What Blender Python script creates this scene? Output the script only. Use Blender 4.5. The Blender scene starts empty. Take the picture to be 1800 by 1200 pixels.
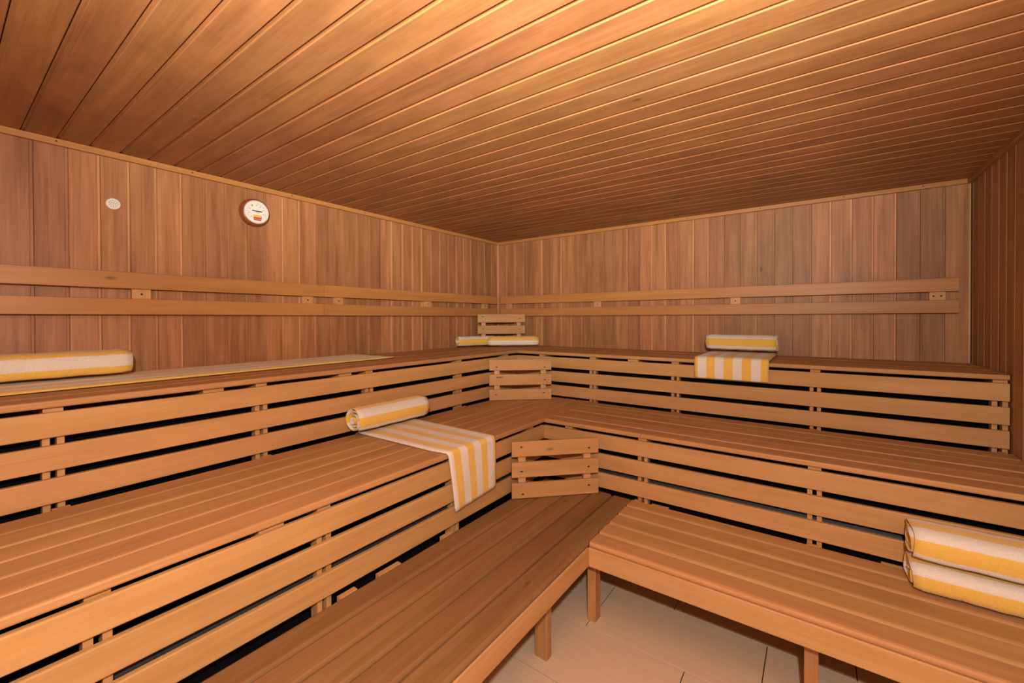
import bpy, bmesh, math, random
from mathutils import Vector, Matrix
random.seed(7)
C = bpy.context.scene.collection
S = bpy.context.scene
PI = math.pi

# ------------------------------------------------------------------ camera
CAM = Vector((2.9015, -3.7432, 1.5)); YAW, PITCH, ROLL = 0.6263, -0.0082, -0.0031
FPX, SHIFT_PX = 740.47, -34.08
fw = Vector((-math.sin(YAW)*math.cos(PITCH), math.cos(YAW)*math.cos(PITCH), math.sin(PITCH)))
rt = Vector((math.cos(YAW), math.sin(YAW), 0)); up = rt.cross(fw)
r2 = rt*math.cos(ROLL)+up*math.sin(ROLL); u2 = up*math.cos(ROLL)-rt*math.sin(ROLL)
cd = bpy.data.cameras.new('camera'); cam = bpy.data.objects.new('camera', cd); C.objects.link(cam)
M = Matrix((r2, u2, -fw)).transposed().to_4x4(); M.translation = CAM
cam.matrix_world = M
cd.sensor_fit = 'HORIZONTAL'; cd.sensor_width = 36; cd.lens = FPX/1800*36
cd.shift_y = SHIFT_PX/1800; cd.clip_start = 0.05; cd.clip_end = 50
S.camera = cam

# ------------------------------------------------------------------ world, light, exposure
w = bpy.data.worlds.new('world'); S.world = w; w.use_nodes = True
w.node_tree.nodes['Background'].inputs[0].default_value = (0.02, 0.015, 0.01, 1)
w.node_tree.nodes['Background'].inputs[1].default_value = 0.0
# the photographer's bare flash held just above the camera
ld = bpy.data.lights.new('camera_flash', 'POINT'); lo = bpy.data.objects.new('camera_flash', ld); C.objects.link(lo)
lo.location = (3.046, -3.917, 1.85)
ld.energy = 160; ld.color = (1.0, 0.945, 0.83); ld.shadow_soft_size = 0.035
# its head is tilted up, so most of the light goes to the ceiling
hd = bpy.data.lights.new('flash_head', 'SPOT'); ho = bpy.data.objects.new('flash_head', hd); C.objects.link(ho)
ho.location = (3.046, -3.897, 1.86); hd.energy = 560; hd.color = ld.color; hd.shadow_soft_size = 0.035
hd.spot_size = math.radians(108); hd.spot_blend = 1.0
ho.rotation_euler = Vector((-0.66, 0.95, 0.72)).to_track_quat('-Z', 'Y').to_euler()
vs = S.view_settings
vs.view_transform = 'Standard'; vs.look = 'None'; vs.gamma = 1.0; vs.use_curve_mapping = False
vs.exposure = 0.0

# ------------------------------------------------------------------ materials
def nt_new(name):
    m = bpy.data.materials.new(name); m.use_nodes = True
    nt = m.node_tree; nt.nodes.clear()
    out = nt.nodes.new('ShaderNodeOutputMaterial'); b = nt.nodes.new('ShaderNodeBsdfPrincipled')
    nt.links.new(b.outputs[0], out.inputs[0])
    return m, nt, b
def N(nt, t, **kw):
    n = nt.nodes.new(t)
    for k, v in kw.items(): setattr(n, k, v)
    return n
def math_node(nt, op, a, b=None, c=None):
    n = N(nt, 'ShaderNodeMath', operation=op)
    for i, v in enumerate((a, b, c)):
        if v is None: continue
        if isinstance(v, (int, float)): n.inputs[i].default_value = v
        else: nt.links.new(v, n.inputs[i])
    return n.outputs[0]
def wood(name, dark, mid, light, vary=0.16, blotch=0.25, rough=0.5, spec=0.35, grain=1.0, bump=0.12, hue=0.012, knot=0.7):
    """boards and slats: local X is the length of the piece; each object gets its own grain and tone"""
    m, nt, b = nt_new(name); L = nt.links
    tc = N(nt, 'ShaderNodeTexCoord'); oi = N(nt, 'ShaderNodeObjectInfo')
    off = N(nt, 'ShaderNodeCombineXYZ')
    for i, k in enumerate((37.0, 91.0, 53.0)): L.new(math_node(nt, 'MULTIPLY', oi.outputs['Random'], k), off.inputs[i])
    add = N(nt, 'ShaderNodeVectorMath', operation='ADD'); L.new(tc.outputs['Object'], add.inputs[0]); L.new(off.outputs[0], add.inputs[1])
    def noise(sx, sy, sz, scale, detail, rgh=0.55, dist=0.0):
        mp = N(nt, 'ShaderNodeMapping'); mp.inputs['Scale'].default_value = (sx, sy, sz)
        L.new(add.outputs[0], mp.inputs[0])
        n = N(nt, 'ShaderNodeTexNoise'); n.inputs['Scale'].default_value = scale
        n.inputs['Detail'].default_value = detail; n.inputs['Roughness'].default_value = rgh; n.inputs['Distortion'].default_value = dist
        L.new(mp.outputs[0], n.inputs['Vector']); return n.outputs['Fac']
    broad = noise(0.9, 16, 16, 1.6, 4, 0.55, 0.4)
    fine = noise(2.2, 130, 130, 1.5, 3, 0.6)
    blo = noise(1.4, 3.5, 3.5, 2.2, 4, 0.6, 0.3)
    mix = math_node(nt, 'ADD', math_node(nt, 'MULTIPLY', broad, 0.62), math_node(nt, 'MULTIPLY', fine, 0.38))
    cr = N(nt, 'ShaderNodeValToRGB'); e = cr.color_ramp.elements
    k = 0.17/grain
    e[0].position = 0.5-k; e[0].color = (*dark, 1); e[1].position = 0.5+k; e[1].color = (*light, 1)
    x = cr.color_ramp.elements.new(0.5); x.color = (*mid, 1)
    L.new(mix, cr.inputs[0])
    rnd2 = math_node(nt, 'FRACT', math_node(nt, 'MULTIPLY', oi.outputs['Random'], 17.37))
    val = math_node(nt, 'ADD', math_node(nt, 'MULTIPLY', math_node(nt, 'SUBTRACT', rnd2, 0.5), 2*vary), 1.0)
    val = math_node(nt, 'ADD', val, math_node(nt, 'MULTIPLY', math_node(nt, 'SUBTRACT', blo, 0.5), 2*blotch))
    kmp = N(nt, 'ShaderNodeMapping'); kmp.inputs['Scale'].default_value = (1.3, 3.2, 3.2); L.new(add.outputs[0], kmp.inputs[0])
    vo = N(nt, 'ShaderNodeTexVoronoi'); vo.inputs['Scale'].default_value = 1.0; L.new(kmp.outputs[0], vo.inputs['Vector'])
    kn = N(nt, 'ShaderNodeMapRange'); kn.inputs['From Min'].default_value = 0.014; kn.inputs['From Max'].default_value = 0.040
    kn.inputs['To Min'].default_value = knot; kn.inputs['To Max'].default_value = 0.0; L.new(vo.outputs['Distance'], kn.inputs['Value'])
    kx = N(nt, 'ShaderNodeMix', data_type='RGBA'); L.new(kn.outputs[0], kx.inputs[0]); L.new(cr.outputs[0], kx.inputs[6])
    kx.inputs[7].default_value = (*[c*0.35 for c in dark], 1)
    hs = N(nt, 'ShaderNodeHueSaturation')
    L.new(kx.outputs[2], hs.inputs['Color']); L.new(val, hs.inputs['Value'])
    rnd3 = math_node(nt, 'FRACT', math_node(nt, 'MULTIPLY', oi.outputs['Random'], 61.7))
    L.new(math_node(nt, 'ADD', math_node(nt, 'MULTIPLY', math_node(nt, 'SUBTRACT', rnd3, 0.5), 2*hue), 0.5), hs.inputs['Hue'])
    L.new(hs.outputs[0], b.inputs['Base Color'])
    b.inputs['Roughness'].default_value = rough; b.inputs['Specular IOR Level'].default_value = spec
    bp = N(nt, 'ShaderNodeBump'); bp.inputs['Strength'].default_value = bump; bp.inputs['Distance'].default_value = 0.002
    L.new(mix, bp.inputs['Height']); L.new(bp.outputs[0], b.inputs['Normal'])
    return m
def plain(name, col, rough=0.6, spec=0.3, noise=0.0, scale=30.0, bump=0.0):
    m, nt, b = nt_new(name); L = nt.links
    b.inputs['Roughness'].default_value = rough; b.inputs['Specular IOR Level'].default_value = spec
    tc = N(nt, 'ShaderNodeTexCoord'); n = N(nt, 'ShaderNodeTexNoise'); n.inputs['Scale'].default_value = scale; n.inputs['Detail'].default_value = 3
    L.new(tc.outputs['Object'], n.inputs['Vector'])
    mx = N(nt, 'ShaderNodeMix', data_type='RGBA')
    mx.inputs[6].default_value = (*[c*(1-noise) for c in col], 1); mx.inputs[7].default_value = (*[min(1, c*(1+noise)) for c in col], 1)
    L.new(n.outputs['Fac'], mx.inputs[0]); L.new(mx.outputs[2], b.inputs['Base Color'])
    if bump:
        bp = N(nt, 'ShaderNodeBump'); bp.inputs['Strength'].default_value = bump; bp.inputs['Distance'].default_value = 0.002
        L.new(n.outputs['Fac'], bp.inputs['Height']); L.new(bp.outputs[0], b.inputs['Normal'])
    return m
def terry(name):
    """striped terry cloth: UV.x counts stripe periods, UV.y the length"""
    m, nt, b = nt_new(name); L = nt.links
    uv = N(nt, 'ShaderNodeUVMap'); sp = N(nt, 'ShaderNodeSeparateXYZ'); L.new(uv.outputs[0], sp.inputs[0])
    tc = N(nt, 'ShaderNodeTexCoord')
    n = N(nt, 'ShaderNodeTexNoise'); n.inputs['Scale'].default_value = 260; n.inputs['Detail'].default_value = 2; L.new(tc.outputs['Object'], n.inputs['Vector'])
    wob = math_node(nt, 'MULTIPLY', math_node(nt, 'SUBTRACT', n.outputs['Fac'], 0.5), 0.10)
    f = math_node(nt, 'FRACT', math_node(nt, 'ADD', sp.outputs[0], wob))
    st = math_node(nt, 'LESS_THAN', f, 0.5)
    mx = N(nt, 'ShaderNodeMix', data_type='RGBA')
    mx.inputs[6].default_value = (0.74, 0.675, 0.625, 1); mx.inputs[7].default_value = (0.78, 0.49, 0.105, 1)
    L.new(st, mx.inputs[0])
    hs = N(nt, 'ShaderNodeHueSaturation'); L.new(mx.outputs[2], hs.inputs['Color'])
    L.new(math_node(nt, 'ADD', math_node(nt, 'MULTIPLY', n.outputs['Fac'], 0.30), 0.85), hs.inputs['Value'])
    L.new(hs.outputs[0], b.inputs['Base Color'])
    b.inputs['Roughness'].default_value = 0.95; b.inputs['Specular IOR Level'].default_value = 0.1
    b.inputs['Sheen Weight'].default_value = 0.25
    n2 = N(nt, 'ShaderNodeTexNoise'); n2.inputs['Scale'].default_value = 420; n2.inputs['Detail'].default_value = 2; L.new(tc.outputs['Object'], n2.inputs['Vector'])
    bp = N(nt, 'ShaderNodeBump'); bp.inputs['Strength'].default_value = 0.6; bp.inputs['Distance'].default_value = 0.004
    L.new(n2.outputs['Fac'], bp.inputs['Height']); L.new(bp.outputs[0], b.inputs['Normal'])
    return m
def tile_mat(name, col, vary):
    m, nt, b = nt_new(name); L = nt.links
    tc = N(nt, 'ShaderNodeTexCoord'); oi = N(nt, 'ShaderNodeObjectInfo')
    off = N(nt, 'ShaderNodeCombineXYZ'); L.new(math_node(nt, 'MULTIPLY', oi.outputs['Random'], 41.0), off.inputs[0]); L.new(math_node(nt, 'MULTIPLY', oi.outputs['Random'], 77.0), off.inputs[1])
    add = N(nt, 'ShaderNodeVectorMath', operation='ADD'); L.new(tc.outputs['Object'], add.inputs[0]); L.new(off.outputs[0], add.inputs[1])
    mp = N(nt, 'ShaderNodeMapping'); mp.inputs['Scale'].default_value = (3, 38, 1); L.new(add.outputs[0], mp.inputs[0])
    n = N(nt, 'ShaderNodeTexNoise'); n.inputs['Scale'].default_value = 1.6; n.inputs['Detail'].default_value = 5; L.new(mp.outputs[0], n.inputs['Vector'])
    mx = N(nt, 'ShaderNodeMix', data_type='RGBA')
    mx.inputs[6].default_value = (*[c*(1-vary) for c in col], 1); mx.inputs[7].default_value = (*[c*(1+vary) for c in col], 1)
    L.new(n.outputs['Fac'], mx.inputs[0]); L.new(mx.outputs[2], b.inputs['Base Color'])
    b.inputs['Roughness'].default_value = 0.55; b.inputs['Specular IOR Level'].default_value = 0.3
    return m
MT = dict(
    wall=wood('cedar_wall', (0.255, 0.108, 0.043), (0.35, 0.158, 0.066), (0.44, 0.212, 0.095), vary=0.17, blotch=0.25, hue=0.004, grain=1.15),
    lip=wood('cedar_tongue', (0.33, 0.16, 0.068), (0.44, 0.215, 0.092), (0.56, 0.31, 0.15), vary=0.40, blotch=0.2),
    ceil=wood('cedar_ceiling', (0.235, 0.094, 0.031), (0.325, 0.146, 0.053), (0.41, 0.198, 0.08), vary=0.08, blotch=0.46, rough=0.52, spec=0.4, hue=0.005, grain=0.6),
    bench=wood('bench_wood', (0.405, 0.208, 0.078), (0.480, 0.262, 0.106), (0.54, 0.312, 0.136), vary=0.07, blotch=0.17, rough=0.55, spec=0.25, hue=0.004, grain=0.7),
    seat=wood('bench_seat_wood', (0.36, 0.177, 0.067), (0.435, 0.227, 0.093), (0.50, 0.276, 0.121), vary=0.06, blotch=0.17, rough=0.55, spec=0.25, hue=0.004, grain=0.7),
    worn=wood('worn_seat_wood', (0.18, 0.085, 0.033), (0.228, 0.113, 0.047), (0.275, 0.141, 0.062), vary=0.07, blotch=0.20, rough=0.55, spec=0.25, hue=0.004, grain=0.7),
    rail=wood('backrest_wood', (0.36, 0.160, 0.045), (0.43, 0.200, 0.060), (0.50, 0.25, 0.084), vary=0.05, blotch=0.10, rough=0.45, hue=0.003, grain=0.7),
    leg=wood('leg_wood', (0.36, 0.17, 0.06), (0.44, 0.22, 0.085), (0.5, 0.26, 0.11), vary=0.08, blotch=0.3),
    pale=wood('spacer_wood', (0.44, 0.22, 0.095), (0.53, 0.275, 0.12), (0.59, 0.32, 0.15), vary=0.08, blotch=0.12),
    back=plain('gap_shade_black', (0.0025, 0.0024, 0.003), 0.9, 0.1),  # near-black colour standing in for the shade behind the riser slats
    pipe=plain('grey_pipe', (0.035, 0.037, 0.04), 0.45, 0.4, 0.2),
    screw=plain('dark_screw', (0.035, 0.018, 0.010), 0.5, 0.4),
    grout=plain('grout', (0.06, 0.036, 0.025), 0.9, 0.1, 0.2, 60),
    tile=tile_mat('floor_tile', (0.64, 0.465, 0.335), 0.10),
    towel=terry('striped_terry'),
    rim=wood('thermometer_wood', (0.17, 0.058, 0.014), (0.24, 0.085, 0.020), (0.31, 0.115, 0.032), vary=0.0, blotch=0.1, rough=0.35),
    dial=plain('dial_white', (0.80, 0.78, 0.74), 0.75, 0.2, 0.02),
    ink=plain('dial_ink', (0.05, 0.05, 0.055), 0.6, 0.2),
    grey=plain('dial_grey', (0.35, 0.33, 0.33), 0.6, 0.2),
    yel=plain('dial_yellow', (0.75, 0.52, 0.08), 0.6, 0.2),
    red=plain('dial_red', (0.55, 0.06, 0.05), 0.6, 0.2),
    chrome=plain('bezel_metal', (0.62, 0.55, 0.48), 0.7, 0.3),
)

# ------------------------------------------------------------------ helpers
def link(name, me, parent=None, mat=None):
    o = bpy.data.objects.new(name, me); C.objects.link(o)
    if parent is not None: o.parent = parent
    if mat is not None and me is not None and len(me.materials) == 0: me.materials.append(MT[mat])
    return o
def tag(o, label, cat, group=None):
    o['label'] = label; o['category'] = cat
    if group: o['group'] = group
    return o
def thing(name, loc=(0, 0, 0)):
    o = bpy.data.objects.new(name, None); C.objects.link(o); o.location = loc; o.empty_display_size = 0.1
    return o
def struct(o):
    o['kind'] = 'structure'; return o
def poly_prism(key, prof, length, mats=('bench',), matidx=None):
    """profile in local (y,z), extruded along local X, centred"""
    me = bpy.data.meshes.new(key); n = len(prof); h = length/2
    v = [(-h, y, z) for y, z in prof]+[(h, y, z) for y, z in prof]
    f = [tuple(reversed(range(n))), tuple(range(n, 2*n))]
    f += [(i, (i+1) % n, n+(i+1) % n, n+i) for i in range(n)]
    # profile given counter-clockwise seen from +X
    me.from_pydata(v, [], f)
    for mt in mats: me.materials.append(MT[mt])
    if matidx:
        for i, k in matidx.items(): me.polygons[2+i].material_index = k
    me.update(); return me
_cache = {}
def plank_mesh(L, wd, t, c=0.004, mat='bench', seg=2):
    key = ('plank', round(L, 4), round(wd, 4), round(t, 4), c, mat)
    if key in _cache: return _cache[key]
    pr = []
    for sy, sz, a0 in ((1, -1, -90), (1, 1, 0), (-1, 1, 90), (-1, -1, 180)):
        for k in range(seg+1):
            a = math.radians(a0+90*k/seg)
            pr.append((sy*(wd/2-c)+c*math.cos(a), sz*(t/2-c)+c*math.sin(a)))
    me = poly_prism('plank_mesh', pr, L, (mat,)); _cache[key] = me
    return me
AX = {'x': Matrix.Identity(3),
      # local X along world Y, local Y along -world X, local Z up
      'y': Matrix(((0, -1, 0), (1, 0, 0), (0, 0, 1))),
      # local X along world Z
      'z': Matrix(((0, 1, 0), (0, 0, 1), (1, 0, 0)))}
def place(o, R, loc):
    m = R.to_4x4(); m.translation = Vector(loc)
    if o.parent is not None: m = o.parent.matrix_basis.inverted() @ m
    o.matrix_basis = m
    return o
def bar(name, lo_, hi_, ax, mat='bench', parent=None, c=0.004):
    """axis aligned rounded bar between two corners; ax = its length axis"""
    lo_, hi_ = Vector(lo_), Vector(hi_); d = hi_-lo_; ce = (lo_+hi_)/2
    if ax == 'x': L, wd, t = d.x, d.y, d.z
    elif ax == 'y': L, wd, t = d.y, d.x, d.z
    else: L, wd, t = d.z, d.x, d.y      # local Y -> world X, local Z -> world Y
    o = link(name, plank_mesh(L, wd, t, min(c, 0.45*wd, 0.45*t), mat), parent)
    return place(o, AX[ax], ce)
def simple_box(name, lo_, hi_, mat, parent=None):
    x0, y0, z0 = lo_; x1, y1, z1 = hi_
    me = bpy.data.meshes.new(name)
    me.from_pydata([(x0, y0, z0), (x1, y0, z0), (x1, y1, z0), (x0, y1, z0), (x0, y0, z1), (x1, y0, z1), (x1, y1, z1), (x0, y1, z1)], [],
                   [(0, 3, 2, 1), (4, 5, 6, 7), (0, 1, 5, 4), (1, 2, 6, 5), (2, 3, 7, 6), (3, 0, 4, 7)])
    me.update(); o = link(name, me, parent, mat)
    return o
def lathe_mesh(key, prof, seg=32, mats=('dial',), idx=None, caps=True):
    """profile (r, h) revolved round local Z"""
    me = bpy.data.meshes.new(key); v = []; f = []; mi = []
    for r, h in prof:
        for k in range(seg):
            a = 2*PI*k/seg; v.append((r*math.cos(a), r*math.sin(a), h))
    for i in range(len(prof)-1):
        for k in range(seg):
            f.append((i*seg+k, i*seg+(k+1) % seg, (i+1)*seg+(k+1) % seg, (i+1)*seg+k)); mi.append(idx[i] if idx else 0)
    if caps:
        f.append(tuple(reversed(range(seg)))); mi.append(0)
        f.append(tuple(range((len(prof)-1)*seg, len(prof)*seg))); mi.append(idx[-1] if idx else 0)
    me.from_pydata(v, [], f)
    for m_ in mats: me.materials.append(MT[m_])
    me.polygons.foreach_set('material_index', mi); me.update(); return me
_screw = {}
def screw(parent, loc, normal, r=0.0045):
    if r not in _screw: _screw[r] = lathe_mesh('screw_mesh', [(r, -0.002), (r, 0.0006), (r*0.7, 0.0012)], 8, ('screw',))
    o = link('screw', _screw[r], parent)
    R = Vector(normal).to_track_quat('Z', 'Y').to_matrix()
    m = R.to_4x4(); m.translation = Vector(loc)
    pw = parent.matrix_basis if parent.parent is None else parent.parent.matrix_basis @ parent.matrix_basis
    o.matrix_basis = pw.inverted() @ m
    return o

# ------------------------------------------------------------------ measurements (metres)
W, H, YN = 3.668, 2.35, -4.80          # right wall, ceiling, wall behind the camera
XU, YU, ZU = 0.735, -0.674, 1.219      # upper bench front / height
XM, YM, ZM = 1.450, -1.3815, 0.844     # middle bench
XL, YL, ZL = 2.049, -1.966, 0.469      # lower bench
TB = 0.027                             # seat slat thickness
RS, RP, RG, RT = 0.088, 0.116, 0.016, 0.022   # riser slat height, pitch, first gap, thickness
YE = -4.55                             # near end of the benches along the left wall

# ------------------------------------------------------------------ room shell
BT = 0.015                             # board thickness
def tg_board(pitch, L, m0, m1):
    key = ('tg', round(pitch, 4), round(L, 4), m0)
    if key not in _cache:
        p, lw, t = pitch/2, 0.010, BT
        g, d = (0.0030, 0.005) if m0 == 'ceil' else (0.0013, 0.003)
        pr = [(-p+g, 0), (p, 0), (p, t-d), (p-lw, t-d), (p-lw, t-0.0018), (p-lw-0.0018, t), (-p+g+0.0022, t), (-p+g, t-0.0022)]
        _cache[key] = poly_prism('board_mesh', pr, L, (m0, m1), {2: 1})
    return _cache[key]
def boards(parent, R, origin, start, stop, first, pitch, L, m0='wall', m1='lip'):
    """boards side by side along local Y of R; 'first' is the place of one joint"""
    k0 = math.ceil((start-first)/pitch-0.3); a = first+k0*pitch
    edges = []
    if a-start > 0.012: edges.append((start, a))
    while a < stop-0.012:
        b = min(a+pitch, stop)
        if stop-b < 0.012: b = stop
        edges.append((a, b)); a = b
    ly = R.col[1]
    for a, b in edges:
        o = link('board', tg_board(b-a, L, m0, m1), parent)
        place(o, R, Vector(origin)+ly*((a+b)/2))
T = 0.10
floor = struct(simple_box('floor', (-T, YN-T, -0.08), (W+T, T, -0.004), 'grout'))
wl = struct(simple_box('wall_left', (-T, YN-T, -0.004), (-BT-0.001, T, H+T), 'screw'))
wb = struct(simple_box('wall_back', (-BT-0.001, BT+0.001, -0.004), (W+BT+0.001, T, H+T), 'screw'))
wr = struct(simple_box('wall_right', (W+BT+0.001, YN-T, -0.004), (W+T, T, H+T), 'screw'))
wf = struct(simple_box('wall_front', (-BT-0.001, YN-T, -0.004), (W+BT+0.001, YN, H+T), 'wall'))
ce = struct(simple_box('ceiling', (-BT-0.001, YN, H+BT+0.001), (W+BT+0.001, BT+0.001, H+T), 'screw'))
Xv, Yv, Zv = Vector((1, 0, 0)), Vector((0, 1, 0)), Vector((0, 0, 1))
def RM(x, y, z): return Matrix((x, y, z)).transposed()
boards(wl, RM(-Zv, Yv, Xv), (-BT, 0, H/2), YN, -0.002, -3.462, 0.1115, H)
boards(wb, RM(-Zv, Xv, -Yv), (0, BT, H/2), 0.002, W-0.002, 0.242, 0.1142, H)
boards(wr, RM(Zv, Yv, -Xv), (W+BT, 0, H/2), YN, -0.002, -0.027, 0.1125, H)
boards(ce, RM(Xv, -Yv, -Zv), (W/2, 0, H+BT), 0.002, -YN, 3.4969-31*0.1107, 0.1107, W, 'ceil', 'ceil')

# floor tiles 0.73 x 0.3625 in staggered rows
TW, TL, GR = 0.3625, 0.732, 0.004
offs = {0: 1.990, 1: 2.309, -1: 2.449}
y0 = -1.874
k = math.floor((YN-y0)/TW)
tile_me = {}
while y0+k*TW < -0.02:
    ya, yb = max(y0+k*TW, YN)+GR/2, min(y0+(k+1)*TW, 0.0)-GR/2
    of = offs.get(k, 0.21*(k % 3)+0.11*(k % 2)); of = of-math.ceil(of/TL)*TL
    x = of
    while x < W and yb-ya > 0.02:
        xa, xb = max(x, 0)+GR/2, min(x+TL, W)-GR/2
        if xb-xa > 0.02:
            key = (round(xb-xa, 3), round(yb-ya, 3))
            if key not in tile_me:
                hx, hy, c, z = (xb-xa)/2, (yb-ya)/2, 0.0007, 0.0
                me = bpy.data.meshes.new('tile_mesh')
                v = [(-hx, -hy, -0.01), (hx, -hy, -0.01), (hx, hy, -0.01), (-hx, hy, -0.01),
                     (-hx, -hy, z-c), (hx, -hy, z-c), (hx, hy, z-c), (-hx, hy, z-c),
                     (-hx+c, -hy+c, z), (hx-c, -hy+c, z), (hx-c, hy-c, z), (-hx+c, hy-c, z)]
                f = [(8, 9, 10, 11), (0, 3, 2, 1)]
                for b_ in (0, 4):
                    for i in range(4): f.append((b_+i, b_+(i+1) % 4, b_+4+(i+1) % 4, b_+4+i))
                me.from_pydata(v, [], f); me.materials.append(MT['tile']); me.update(); tile_me[key] = me
            o = link('tile', tile_me[key], floor); o.location = ((xa+xb)/2, (ya+yb)/2, 0)
        x += TL
    k += 1

# trims where the walls meet the ceiling and in the corners
t1 = struct(bar('trim_1', (0.0005, YN+0.002, 2.319), (0.022, -0.0225, H-0.0005), 'y', 'rail', None, 0.003))
for y in (-4.1, -3.39, -2.86, -2.30, -1.73, -1.18, -0.62): screw(t1, (0.0222, y, 2.336), (1, 0, 0), 0.004)
t2 = struct(bar('trim_2', (0.0005, -0.022, 2.319), (W-0.0005, -0.0005, H-0.0005), 'x', 'rail', None, 0.003))
for x in (0.45, 0.98, 1.50, 2.02, 2.55, 3.05, 3.45): screw(t2, (x, -0.0222, 2.336), (0, -1, 0), 0.004)
t3 = struct(bar('trim_3', (W-0.022, YN+0.002, 2.319), (W-0.0005, -0.0225, H-0.0005), 'y', 'wall', None, 0.003))
t4 = struct(bar('trim_4', (0.0005, -0.030, ZU+0.002), (0.030, -0.0005, 2.3185), 'z', 'pale', None, 0.010))

# ------------------------------------------------------------------ backrest rails on the walls
R0, R1, R2, R3 = 1.5265, 1.6084, 1.6596, 1.7438
def backrest(side, a, b, spacers, label):
    mid = (a+b)/2
    t = thing('wall_backrest', (0.03, mid, R0) if side == 'L' else (mid, -0.03, R0))
    tag(t, label, 'backrest', 'backrest rails along the walls')
    for z0, z1 in ((R0, R1), (R2, R3)):
        if side == 'L': bar('rail', (0.031, a, z0), (0.051, b, z1), 'y', 'rail', t, 0.003)
        else: bar('rail', (a, -0.051, z0), (b, -0.031, z1), 'x', 'rail', t, 0.003)
    for s, ns in spacers:
        if side == 'L': o = bar('spacer_block', (0.001, s-0.039, R0+0.004), (0.0308, s+0.039, R3-0.004), 'z', 'pale', t, 0.002)
        else: o = bar('spacer_block', (s-0.037, -0.0308, R0+0.004), (s+0.037, -0.001, R3-0.004), 'z', 'pale', t, 0.002)
        for i in range(ns):
            q = (i-(ns-1)/2)*0.034
            if side == 'L': screw(o, (0.031, s+q, (R1+R2)/2), (1, 0, 0), 0.0055)
            else: screw(o, (s+q, -0.031, (R1+R2)/2), (0, -1, 0), 0.0055)
    return t
backrest('L', YE, -2.0925, [(-4.1, 1), (-3.09, 1), (-2.198, 1)], 'pair of wooden backrest rails on the wall below the thermometer')
backrest('L', -2.0895, -0.072, [(-1.965, 1), (-1.08, 1), (-0.26, 1)], 'pair of wooden backrest rails on the thermometer wall, the length reaching the room corner')
backrest('B', 0.072, 3.607, [(0.17, 1), (1.215, 1), (2.383, 1), (3.515, 2)], 'long pair of wooden backrest rails ending short of the dark wall without thermometer')

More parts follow.
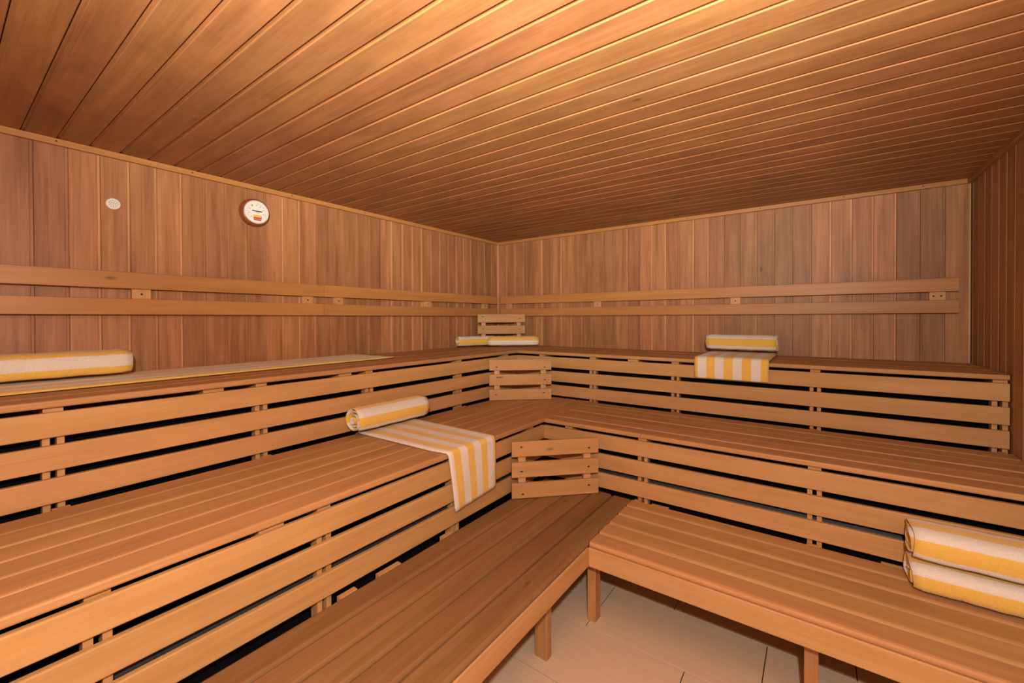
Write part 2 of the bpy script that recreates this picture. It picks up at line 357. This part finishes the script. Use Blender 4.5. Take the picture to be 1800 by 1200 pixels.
# ------------------------------------------------------------------ benches
def bench(side, tier, label):
    """side L runs along the left wall (length axis Y), side B along the back wall (length axis X)"""
    XF, YF, Z = {'u': (XU, YU, ZU), 'm': (XM, YM, ZM), 'l': (XL, YL, ZL)}[tier]
    backoff = {'u': 0.004, 'm': XU+0.030, 'l': XM+0.027}[tier] if side == 'L' else {'u': 0.004, 'm': -YU+0.036, 'l': -YM+0.022}[tier]
    front = XF if side == 'L' else -YF
    if side == 'L': a, b = YE, {'u': -0.004, 'm': YU-0.012, 'l': YM-0.030}[tier]
    else: a, b = XF+0.004, W-0.006
    nslat = 5 if tier == 'l' else 6
    def P(u, d, z):       # u along the bench, d away from its wall
        return (d, u, z) if side == 'L' else (u, -d, z)
    def B(name, u0, u1, d0, d1, z0, z1, along, mat='bench', par=None, c=0.004):
        p, q = P(u0, d0, z0), P(u1, d1, z1)
        lo_ = [min(i, j) for i, j in zip(p, q)]; hi_ = [max(i, j) for i, j in zip(p, q)]
        ax = {'u': 'y' if side == 'L' else 'x', 'd': 'x' if side == 'L' else 'y', 'z': 'z'}[along]
        return bar(name, lo_, hi_, ax, mat, par, c)
    t = thing('sauna_bench', P((a+b)/2, (backoff+front)/2, 0))
    tag(t, label, 'bench', 'tiered sauna benches')
    # seat slats
    if side == 'B' and tier == 'l': ed = [backoff, 1.501, 1.621, 1.741, 1.859, front]
    else: ed = [backoff+(front-backoff)*i/nslat for i in range(nslat+1)]
    for i in range(nslat):
        gg = 0.0042 if tier == 'l' else 0.003
        g0, g1 = (0.0 if i == 0 else gg), (0.0 if i == nslat-1 else gg)
        dz = random.uniform(-0.0012, 0.0012)
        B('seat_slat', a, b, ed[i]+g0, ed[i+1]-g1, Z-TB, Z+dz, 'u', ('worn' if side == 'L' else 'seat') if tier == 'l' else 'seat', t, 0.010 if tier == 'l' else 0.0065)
    posts = {('L', 'u'): [-4.1, -3.49, -2.80, -2.19, -1.40, -0.80], ('B', 'u'): [0.98, 1.456, 2.09, 2.895, 3.635],
             ('L', 'm'): [-4.1, -3.50, -2.895, -2.20, -1.50], ('B', 'm'): [1.62, 2.096, 2.895, 3.60],
             ('L', 'l'): [-4.1, -3.2, -2.154, -1.80], ('B', 'l'): [2.888, 3.61]}[(side, tier)]
    extra = {('L', 'u'): [-3.0, -2.35], ('B', 'u'): [1.785], ('L', 'm'): [-3.08, -3.8]}.get((side, tier), [])
    if tier != 'l':
        for i in range(3):
            zt = Z-TB-RG-i*RP
            e = b if side == 'B' else (YF-0.001)
            s = a if side == 'L' else XF-RT+0.0005
            if side == 'B': s = XF+0.0005
            B('riser_slat', s, e, front-RT, front, zt-RS, zt, 'u', 'bench', t, 0.004)
        lowz = 0.0 if tier == 'm' else 0.0
        for p in posts:
            # double stud behind the riser slats
            for q in (-0.018, 0.018):
                B('stud', p+q-0.010, p+q+0.010, front-RT-0.045, front-RT-0.0005, lowz, Z-TB-0.0465, 'z', 'bench', t, 0.002)
        for p in posts+extra:
            hw = 0.025 if p in posts else 0.040
            B('crossbeam', p-hw, p+hw, backoff+0.01, front-RT-0.0005, Z-TB-0.046, Z-TB-0.0005, 'd', 'bench', t, 0.003)
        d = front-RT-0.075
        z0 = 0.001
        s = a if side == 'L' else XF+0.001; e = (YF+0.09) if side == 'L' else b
        B('gap_shade_sheet', s, e, d-0.006, d, z0, Z-TB-0.048, 'u', 'back', t, 0.001)  # added black sheet, makes the gaps between riser slats look dark
        if tier == 'm':
            pr = [(0.021*math.cos(2*PI*k/14), 0.021*math.sin(2*PI*k/14)) for k in range(14)]
            u0, u1 = (a+0.3, YF-0.03) if side == 'L' else (XF+0.03, b-0.03)
            o = link('conduit_pipe', poly_prism('pipe_mesh', pr, u1-u0, ('pipe',)), t)
            place(o, AX['y' if side == 'L' else 'x'], P((u0+u1)/2, front-RT-0.0485, 0.552)); o['label'] = 'dark grey pipe behind the riser slats'
    else:
        fs = a if side == 'L' else XF+0.0005
        fe = (YF-0.001) if side == 'L' else b
        B('fascia', fs, fe, front-0.024, front, Z-TB-0.0905, Z-TB-0.0012, 'u', 'bench', t, 0.004)
        for p in posts:
            B('crossbeam', p-0.022, p+0.022, backoff+0.03, front-0.0245, Z-TB-0.07, Z-TB-0.0005, 'd', 'pale', t, 0.003)
            B('leg', p-0.022, p+0.022, backoff+0.05, backoff+0.10, 0.0, Z-TB-0.0705, 'z', 'leg', t, 0.003)
        # front legs: (u0, u1, d0, d1)
        for u0, u1, d0, d1 in ([(-2.175, -2.133, 1.885, 1.949), (-1.834, -1.774, 1.978, 2.022), (-3.22, -3.18, 1.885, 1.949)] if side == 'L'
                               else [(2.866, 2.910, 1.796, 1.856), (3.59, 3.634, 1.796, 1.856)]):
            B('leg', u0, u1, d0, d1, 0.0, Z-TB-0.0705, 'z', 'leg', t, 0.003)
    # spacer blocks that hold the seat off the riser behind it
    blocks = {('L', 'm'): [(-3.50, -3.455), (-2.82, -2.775), (-2.30, -2.22), (-1.42, -1.37)], ('B', 'm'): [(1.458, 1.490), (2.07, 2.115), (2.868, 2.91), (3.62, 3.65)],
              ('L', 'l'): [(-2.86, -2.79), (-2.69, -2.58), (-2.33, -2.27), (-3.5, -3.4)], ('B', 'l'): [(2.062, 2.093), (2.16, 2.25), (2.866, 2.907), (3.124, 3.24)]}.get((side, tier), [])
    prev = {'m': XU if side == 'L' else -YU, 'l': XM if side == 'L' else -YM}.get(tier)
    for u0, u1 in blocks:
        B('spacer_block', u0, u1, prev+0.0012, backoff-0.0005, Z-0.040, Z-0.003, 'u', 'bench', t, 0.002)
    return t
bench('L', 'u', 'top tier slatted wooden bench under the thermometer, long yellow striped towel spread on it')
bench('B', 'u', 'top tier slatted wooden bench along the wall without thermometer, short draped towel over its edge')
bench('L', 'm', 'middle tier slatted wooden bench with a rolled and a draped striped towel')
bench('B', 'm', 'middle tier slatted wooden bench without towels, meeting the dark wall')
bench('L', 'l', 'lowest slatted wooden bench without towels, on legs above the tiled floor')
bench('B', 'l', 'lowest slatted wooden bench carrying the two stacked striped towels')

# ------------------------------------------------------------------ slatted corner panels
def corner_panel(p, q, z, label):
    p, q = Vector((p[0], p[1], 0)), Vector((q[0], q[1], 0)); d = (q-p); L = d.length; d.normalize()
    nrm = Vector((d.y, -d.x, 0))            # out of the corner, towards the room
    t = thing('corner_panel', ((p.x+q.x)/2, (p.y+q.y)/2, z)); tag(t, label, 'panel', 'slatted corner panels')
    R = RM(d, Zv, nrm)                      # local X along, local Y up, local Z out
    mid = (p+q)/2
    for i in range(3):
        zc = z+0.0015+0.0435+i*0.119
        o = link('slat', plank_mesh(L, 0.087, 0.020, 0.003, 'bench'), t)
        place(o, R, Vector((mid.x, mid.y, zc))-nrm*0.010)
        for s in (-1, 1):
            screw(o, Vector((mid.x, mid.y, zc+random.uniform(-0.022, 0.022)))+d*s*(L/2-0.058+random.uniform(-0.008, 0.008))+nrm*0.0002, nrm, 0.0055).scale = (1.5, 0.8, 1)
    for s in (-1, 1):
        o = link('upright', plank_mesh(0.31, 0.045, 0.028, 0.003, 'pale'), t)
        c = mid+d*s*(L/2-0.062)-nrm*0.0345
        place(o, RM(Zv, d, -d.cross(Zv)*-1) if False else RM(Zv, nrm.cross(Zv), nrm), Vector((c.x, c.y, z+0.163)))
    return t
corner_panel((1.498, -1.808), (1.862, -1.443), ZL+0.0015, 'three slat wooden corner panel standing on the lowest bench')
corner_panel((0.787, -1.130), (1.160, -0.795), ZM+0.0015, 'three slat wooden corner panel standing on the middle bench')
corner_panel((0.060, -0.420), (0.405, -0.060), ZU+0.0015, 'slatted wooden corner panel behind the two crossing towel rolls')

# ------------------------------------------------------------------ towels
PER = 0.112
def noise1(a, b): return math.sin(a*3.1+b*1.7)*0.5+math.sin(a*7.3-b*2.9+1.3)*0.3
def towel_roll(p, q, ry, rz, label, group, phase=0.0, turns=3.62, sq=2.0, seed=0, flip=1, sag=0.0):
    """sheet wound in a spiral round the axis p-q; cross-section a superellipse ry wide, rz high"""
    p, q = Vector(p), Vector(q); d = q-p; L = d.length; d.normalize()
    side = Zv.cross(d).normalized()
    mid = (p+q)/2
    o_ = thing('tmp') ; bpy.data.objects.remove(o_)
    na, nl, th = 150, 14, 0.0085
    tot = turns*2*PI; grid = []; ulen = 0; us = []
    prev = None
    pts = []
    for i in range(na+1):
        f = i/na; a = f*tot
        k = 0.16+0.84*f                      # grows outwards
        k = min(k, 1.0)
        ca, sa = math.cos(a), math.sin(a)
        e = 2/sq
        y = k*ry*math.copysign(abs(ca)**e, ca); z = k*rz*math.copysign(abs(sa)**e, sa)
        pts.append((y*flip, z))
        if prev: ulen += math.hypot(y-prev[0], z-prev[1])
        us.append(ulen); prev = (y, z)
    # outward unit normals of the winding
    me = bpy.data.meshes.new('towel_roll_mesh'); v = []; f = []; uvs = []
    def shift(i, s):                          # telescoped ends
        return 0.010*math.sin(i/na*turns*2.1+seed)+0.006*math.sin(i*0.35+seed*2)
    end_a = -tot
    for lay in (0, 1):
        for i in range(na+1):
            y, z = pts[i]; n = math.hypot(y/ry/ry, z/rz/rz) or 1
            ny, nz = y/ry/ry/n, z/rz/rz/n
            for j in range(nl+1):
                s = j/nl*2-1
                edge = max(0.0, (abs(s)-0.90)/0.10)
                off = (-th*0.9 if lay else 0.0)-(0.004*edge*edge if lay == 0 else -0.001*edge*edge)
                wv = 0.0022*noise1(s*3+seed, i*0.08+seed)*min(1, i/na*1.6)
                yy, zz = y+ny*(off+wv), z+nz*(off+wv)-sag*s*s*0
                x = s*(L/2+shift(i, s)*0.5)
                w_ = d*x+side*yy+Zv*zz
                v.append(w_)
    nr = nl+1; base = (na+1)*nr
    def idx(lay, i, j): return lay*base+i*nr+j
    for i in range(na):
        for j in range(nl):
            f.append((idx(0, i, j), idx(0, i, j+1), idx(0, i+1, j+1), idx(0, i+1, j)))
            f.append((idx(1, i, j), idx(1, i+1, j), idx(1, i+1, j+1), idx(1, i, j+1)))
        for j in (0, nl):
            f.append((idx(0, i, j), idx(0, i+1, j), idx(1, i+1, j), idx(1, i, j)))
    for i in (0, na):
        for j in range(nl): f.append((idx(0, i, j), idx(1, i, j), idx(1, i, j+1), idx(0, i, j+1)))
    me.from_pydata([tuple(x) for x in v], [], f)
    uvl = me.uv_layers.new(name='UVMap')
    for lp in me.loops:
        r = lp.vertex_index % base; i, j = divmod(r, nr)
        uvl.data[lp.index].uv = ((us[i]-ulen)/PER+phase, j/nl*L)
    bm = bmesh.new(); bm.from_mesh(me); bmesh.ops.recalc_face_normals(bm, faces=bm.faces); bm.to_mesh(me); bm.free()
    for p_ in me.polygons: p_.use_smooth = True
    o = link('rolled_towel', me, None, 'towel'); o.location = mid
    return tag(o, label, 'towel', group)
def sheet_towel(name, path, width, label, group, th=0.012, phase=0.0, nw=28, per=PER, seed=0, wav=0.0015, across=None):
    """path: list of (centre-line frame function results) -> each entry (pos_left, pos_right, normal)"""
    n = len(path); me = bpy.data.meshes.new(name+'_mesh'); v = []; f = []
    org = (Vector(path[0][0])+Vector(path[0][1]))/2
    for lay in (0, 1):
        for i, (pl, pr, nm) in enumerate(path):
            pl, pr, nm = Vector(pl), Vector(pr), Vector(nm).normalized()
            for j in range(nw+1):
                s = j/nw
                ed = min(s, 1-s)*(pr-pl).length; ei = min(1.0, ed/0.006)
                half = th/2*(0.45+0.55*math.sqrt(ei)) if ei < 1 else th/2
                q = pl.lerp(pr, s)+nm*(th/2+(half if lay == 0 else -half)+(wav*(1+noise1(s*6+seed, i*0.25)) if lay == 0 else 0))
                v.append(q-org)
    nr = nw+1; base = n*nr
    def idx(lay, i, j): return lay*base+i*nr+j
    for i in range(n-1):
        for j in range(nw):
            f.append((idx(0, i, j), idx(0, i, j+1), idx(0, i+1, j+1), idx(0, i+1, j)))
            f.append((idx(1, i, j), idx(1, i+1, j), idx(1, i+1, j+1), idx(1, i, j+1)))
        for j in (0, nw): f.append((idx(0, i, j), idx(0, i+1, j), idx(1, i+1, j), idx(1, i, j)))
    for i in (0, n-1):
        for j in range(nw): f.append((idx(0, i, j), idx(1, i, j), idx(1, i, j+1), idx(0, i, j+1)))
    me.from_pydata([tuple(x) for x in v], [], f)
    uvl = me.uv_layers.new(name='UVMap')
    for lp in me.loops:
        r = lp.vertex_index % base; i, j = divmod(r, nr)
        uvl.data[lp.index].uv = (j/nw*width/per+phase, i*0.02)
    bm = bmesh.new(); bm.from_mesh(me); bmesh.ops.recalc_face_normals(bm, faces=bm.faces); bm.to_mesh(me); bm.free()
    for p_ in me.polygons: p_.use_smooth = True
    o = link(name, me, None, 'towel'); o.location = org
    return tag(o, label, 'towel', group)
E0 = 0.0018
# middle bench: cloth draped over the front edge, roll on its inner end
def drape(dirv, start, edge, zt, drop, la, lb, th, n1=16, n2=8, n3=14, rad=0.034, hang=0.008, skew=(0, 0)):
    """dirv: outward direction, la/lb(t): lateral place of both edges as t runs 0..1"""
    path = []; lat = Vector((0, 1, 0)) if abs(dirv[0]) > 0.5 else Vector((1, 0, 0)); dv = Vector(dirv)
    L1 = edge-start; L2 = rad*PI/2; L3 = drop; tot = L1+L2+L3
    def add(out, z, nm, t, dl=0, dr=0):
        a = dv*out+lat*la(t)+Zv*(z-dl); b = dv*out+lat*lb(t)+Zv*(z-dr); path.append((a, b, nm))
    for i in range(n1): add(start+L1*i/n1, zt, Zv, L1*i/n1/tot)
    for i in range(n2):
        a = PI/2*i/n2
        add(edge+hang*math.sin(a)+0.0*a, zt-rad*(1-math.cos(a))*0.5, (dv*math.sin(a)+Zv*math.cos(a)), (L1+L2*i/n2)/tot)
    for i in range(n3+1):
        k = i/n3
        add(edge+hang+0.006*math.sin(k*2.2), zt-rad*0.5-drop*k, dv, (L1+L2+L3*k)/tot, skew[0]*k, skew[1]*k)
    return path
sheet_towel('draped_towel', drape((1, 0, 0), 0.775, XM+0.001, ZM+E0, 0.250, lambda t: -2.315+0.02*t+0.052*max(0, t-0.6)/0.4, lambda t: -1.905-0.022*t, 0.012, skew=(0.022, 0.0)),
            0.40, 'yellow and white striped towel hanging over the edge of the middle bench', 'draped striped towels', phase=0.75, per=0.1143, seed=1)
towel_roll((0.820, -2.372, ZM+0.0935), (0.820, -1.872, ZM+0.0935), 0.076, 0.077, 'rolled yellow and white towel on the middle bench, atop the draped towel', 'rolled striped towels', phase=0.70, seed=1)
# top bench along the back wall
sheet_towel('draped_towel', drape((0, -1, 0), 0.10, -YU+0.001, ZU+E0, 0.105, lambda t: 2.215+0.015*t, lambda t: 2.665-0.004*t, 0.02, n1=14),
            0.45, 'short striped towel draped over the top bench edge, a roll on it', 'draped striped towels', th=0.020, phase=0.28, per=0.109, seed=3)
towel_roll((2.215, -0.20, ZU+0.0935), (2.672, -0.20, ZU+0.0935), 0.067, 0.068, 'rolled striped towel on the short towel draped over the top bench', 'rolled striped towels', phase=0.77, seed=2)
# top bench along the left wall: long towel with a roll
fl = []
for i in range(41):
    y = -3.76+i*(3.76-1.795)/40
    k = i/40
    fl.append(((0.022+0.003*math.sin(k*9), y-0.012*(i == 40), ZU+E0), (0.490-0.055*k+0.004*math.sin(k*7+1), y+0.012*(i == 40), ZU+E0), (0, 0, 1)))
sheet_towel('spread_towel', fl, 0.46, 'long yellow striped towel spread flat along the top bench under the thermometer', None, phase=0.91, per=0.13, seed=5, th=0.010)
towel_roll((0.135, -3.67, ZU+0.0785), (0.135, -3.165, ZU+0.0785), 0.090, 0.064, 'rolled towel with wide white stripe on the long spread towel below the small white disc', 'rolled striped towels', phase=0.34, sq=3.2, seed=4)
# two rolls in the room corner
towel_roll((0.085, -0.755, ZU+0.0575), (0.245, -0.362, ZU+0.0575), 0.055, 0.055, 'rolled striped towel lying partly behind another roll on the corner of the top bench', 'rolled striped towels', phase=0.60, seed=6)
towel_roll((0.290, -0.525, ZU+0.0575), (0.650, -0.205, ZU+0.0575), 0.054, 0.055, 'rolled striped towel with the wide white lower band, before the other corner roll', 'rolled striped towels', phase=0.95, seed=7)
# two stacked flattened rolls on the lower bench at the right wall
towel_roll((3.195, -1.515, ZL+0.0575), (3.652, -1.515, ZL+0.0575), 0.092, 0.055, 'folded striped towel lying on the lowest bench, lower of the stack', 'stacked striped towels', phase=0.57, sq=3.0, seed=8)
towel_roll((3.195, -1.512, ZL+0.1795), (3.652, -1.512, ZL+0.1795), 0.090, 0.065, 'folded striped towel on top of the other at the lowest bench', 'stacked striped towels', phase=0.72, sq=3.0, seed=9)

# ------------------------------------------------------------------ instruments on the left wall
th = thing('thermometer', (0.001, -2.532, 2.175)); tag(th, 'round thermometer with brown wooden rim and white dial on the wall', 'thermometer')
th.rotation_euler = (0, PI/2, 0)          # local Z -> world X, local X -> -world Z
Rm = lathe_mesh('rim_mesh', [(0.083, 0.0), (0.0865, 0.005), (0.0865, 0.022), (0.083, 0.034), (0.077, 0.042), (0.073, 0.044), (0.0705, 0.037)], 48, ('rim',))
link('wooden_rim', Rm, th)
dm = lathe_mesh('dial_mesh', [(0.0700, 0.037), (0.0700, 0.0405), (0.0665, 0.0415)], 48, ('dial',)); dial = link('dial', dm, th)
bz = link('bezel', lathe_mesh('bezel_mesh', [(0.0715, 0.0420), (0.0725, 0.0455), (0.069, 0.0460), (0.0670, 0.0417), (0.0715, 0.0420)], 48, ('chrome',), None, False), th)
def dial_mark(name, u, v, du, dv, mat, rot=0.0, par=dial, z=0.0419):
    """mark on the dial: u to the right, v up, as seen from the room"""
    me = bpy.data.meshes.new(name+'_mesh'); pts = []
    for a, b in ((-1, -1), (1, -1), (1, 1), (-1, 1)):
        x, y = a*du/2, b*dv/2
        x, y = x*math.cos(rot)-y*math.sin(rot), x*math.sin(rot)+y*math.cos(rot)
        pts.append((-(v+y), u+x))
    vv = [(p[0], p[1], z-0.0008) for p in pts]+[(p[0], p[1], z+0.0003) for p in pts]
    me.from_pydata(vv, [], [(0, 1, 2, 3), (7, 6, 5, 4), (0, 4, 5, 1), (1, 5, 6, 2), (2, 6, 7, 3), (3, 7, 4, 0)])
    me.update(); bm = bmesh.new(); bm.from_mesh(me); bmesh.ops.recalc_face_normals(bm, faces=bm.faces); bm.to_mesh(me); bm.free()
    return link(name, me, par, mat)
for i in range(27):
    a = math.radians(225-270*i/26); r = 0.0545; big = i % 2 == 0
    dial_mark('scale_tick', r*math.cos(a), r*math.sin(a), 0.009 if big else 0.005, 0.0016, 'ink' if 13 < i < 24 else 'grey', a)
for i in range(9):
    a = math.radians(225-270*i/8); r = 0.043
    dial_mark('scale_number', r*math.cos(a), r*math.sin(a), 0.007, 0.005, 'grey')
dial_mark('maker_lettering', 0.004, 0.0065, 0.058, 0.0065, 'ink'); dial_mark('maker_lettering', 0.006, -0.003, 0.020, 0.0035, 'grey')
dial_mark('yellow_block', 0.006, -0.0240, 0.047, 0.0130, 'yel'); dial_mark('red_block', 0.006, -0.0365, 0.047, 0.0105, 'red'); dial_mark('red_block', 0.006, -0.0475, 0.045, 0.0085, 'red')
dial_mark('yellow_block', -0.026, 0.040, 0.014, 0.007, 'yel', 0.6)
sv = thing('sensor_cap', (0.001, -3.193, 2.087)); sv.rotation_euler = (0, PI/2, 0)
tag(sv, 'small round white perforated cap on the wall beside the thermometer', 'sensor')
cap = link('cap', lathe_mesh('cap_mesh', [(0.027, 0.0), (0.029, 0.004), (0.029, 0.013), (0.026, 0.018), (0.020, 0.0195)], 28, ('dial',)), sv)
for r, n in ((0.0, 1), (0.009, 6), (0.0165, 11)):
    for i in range(n):
        a = 2*PI*i/n+r*40
        dial_mark('hole', r*math.cos(a), r*math.sin(a), 0.0042, 0.0042, 'grey', a, cap, 0.0197)
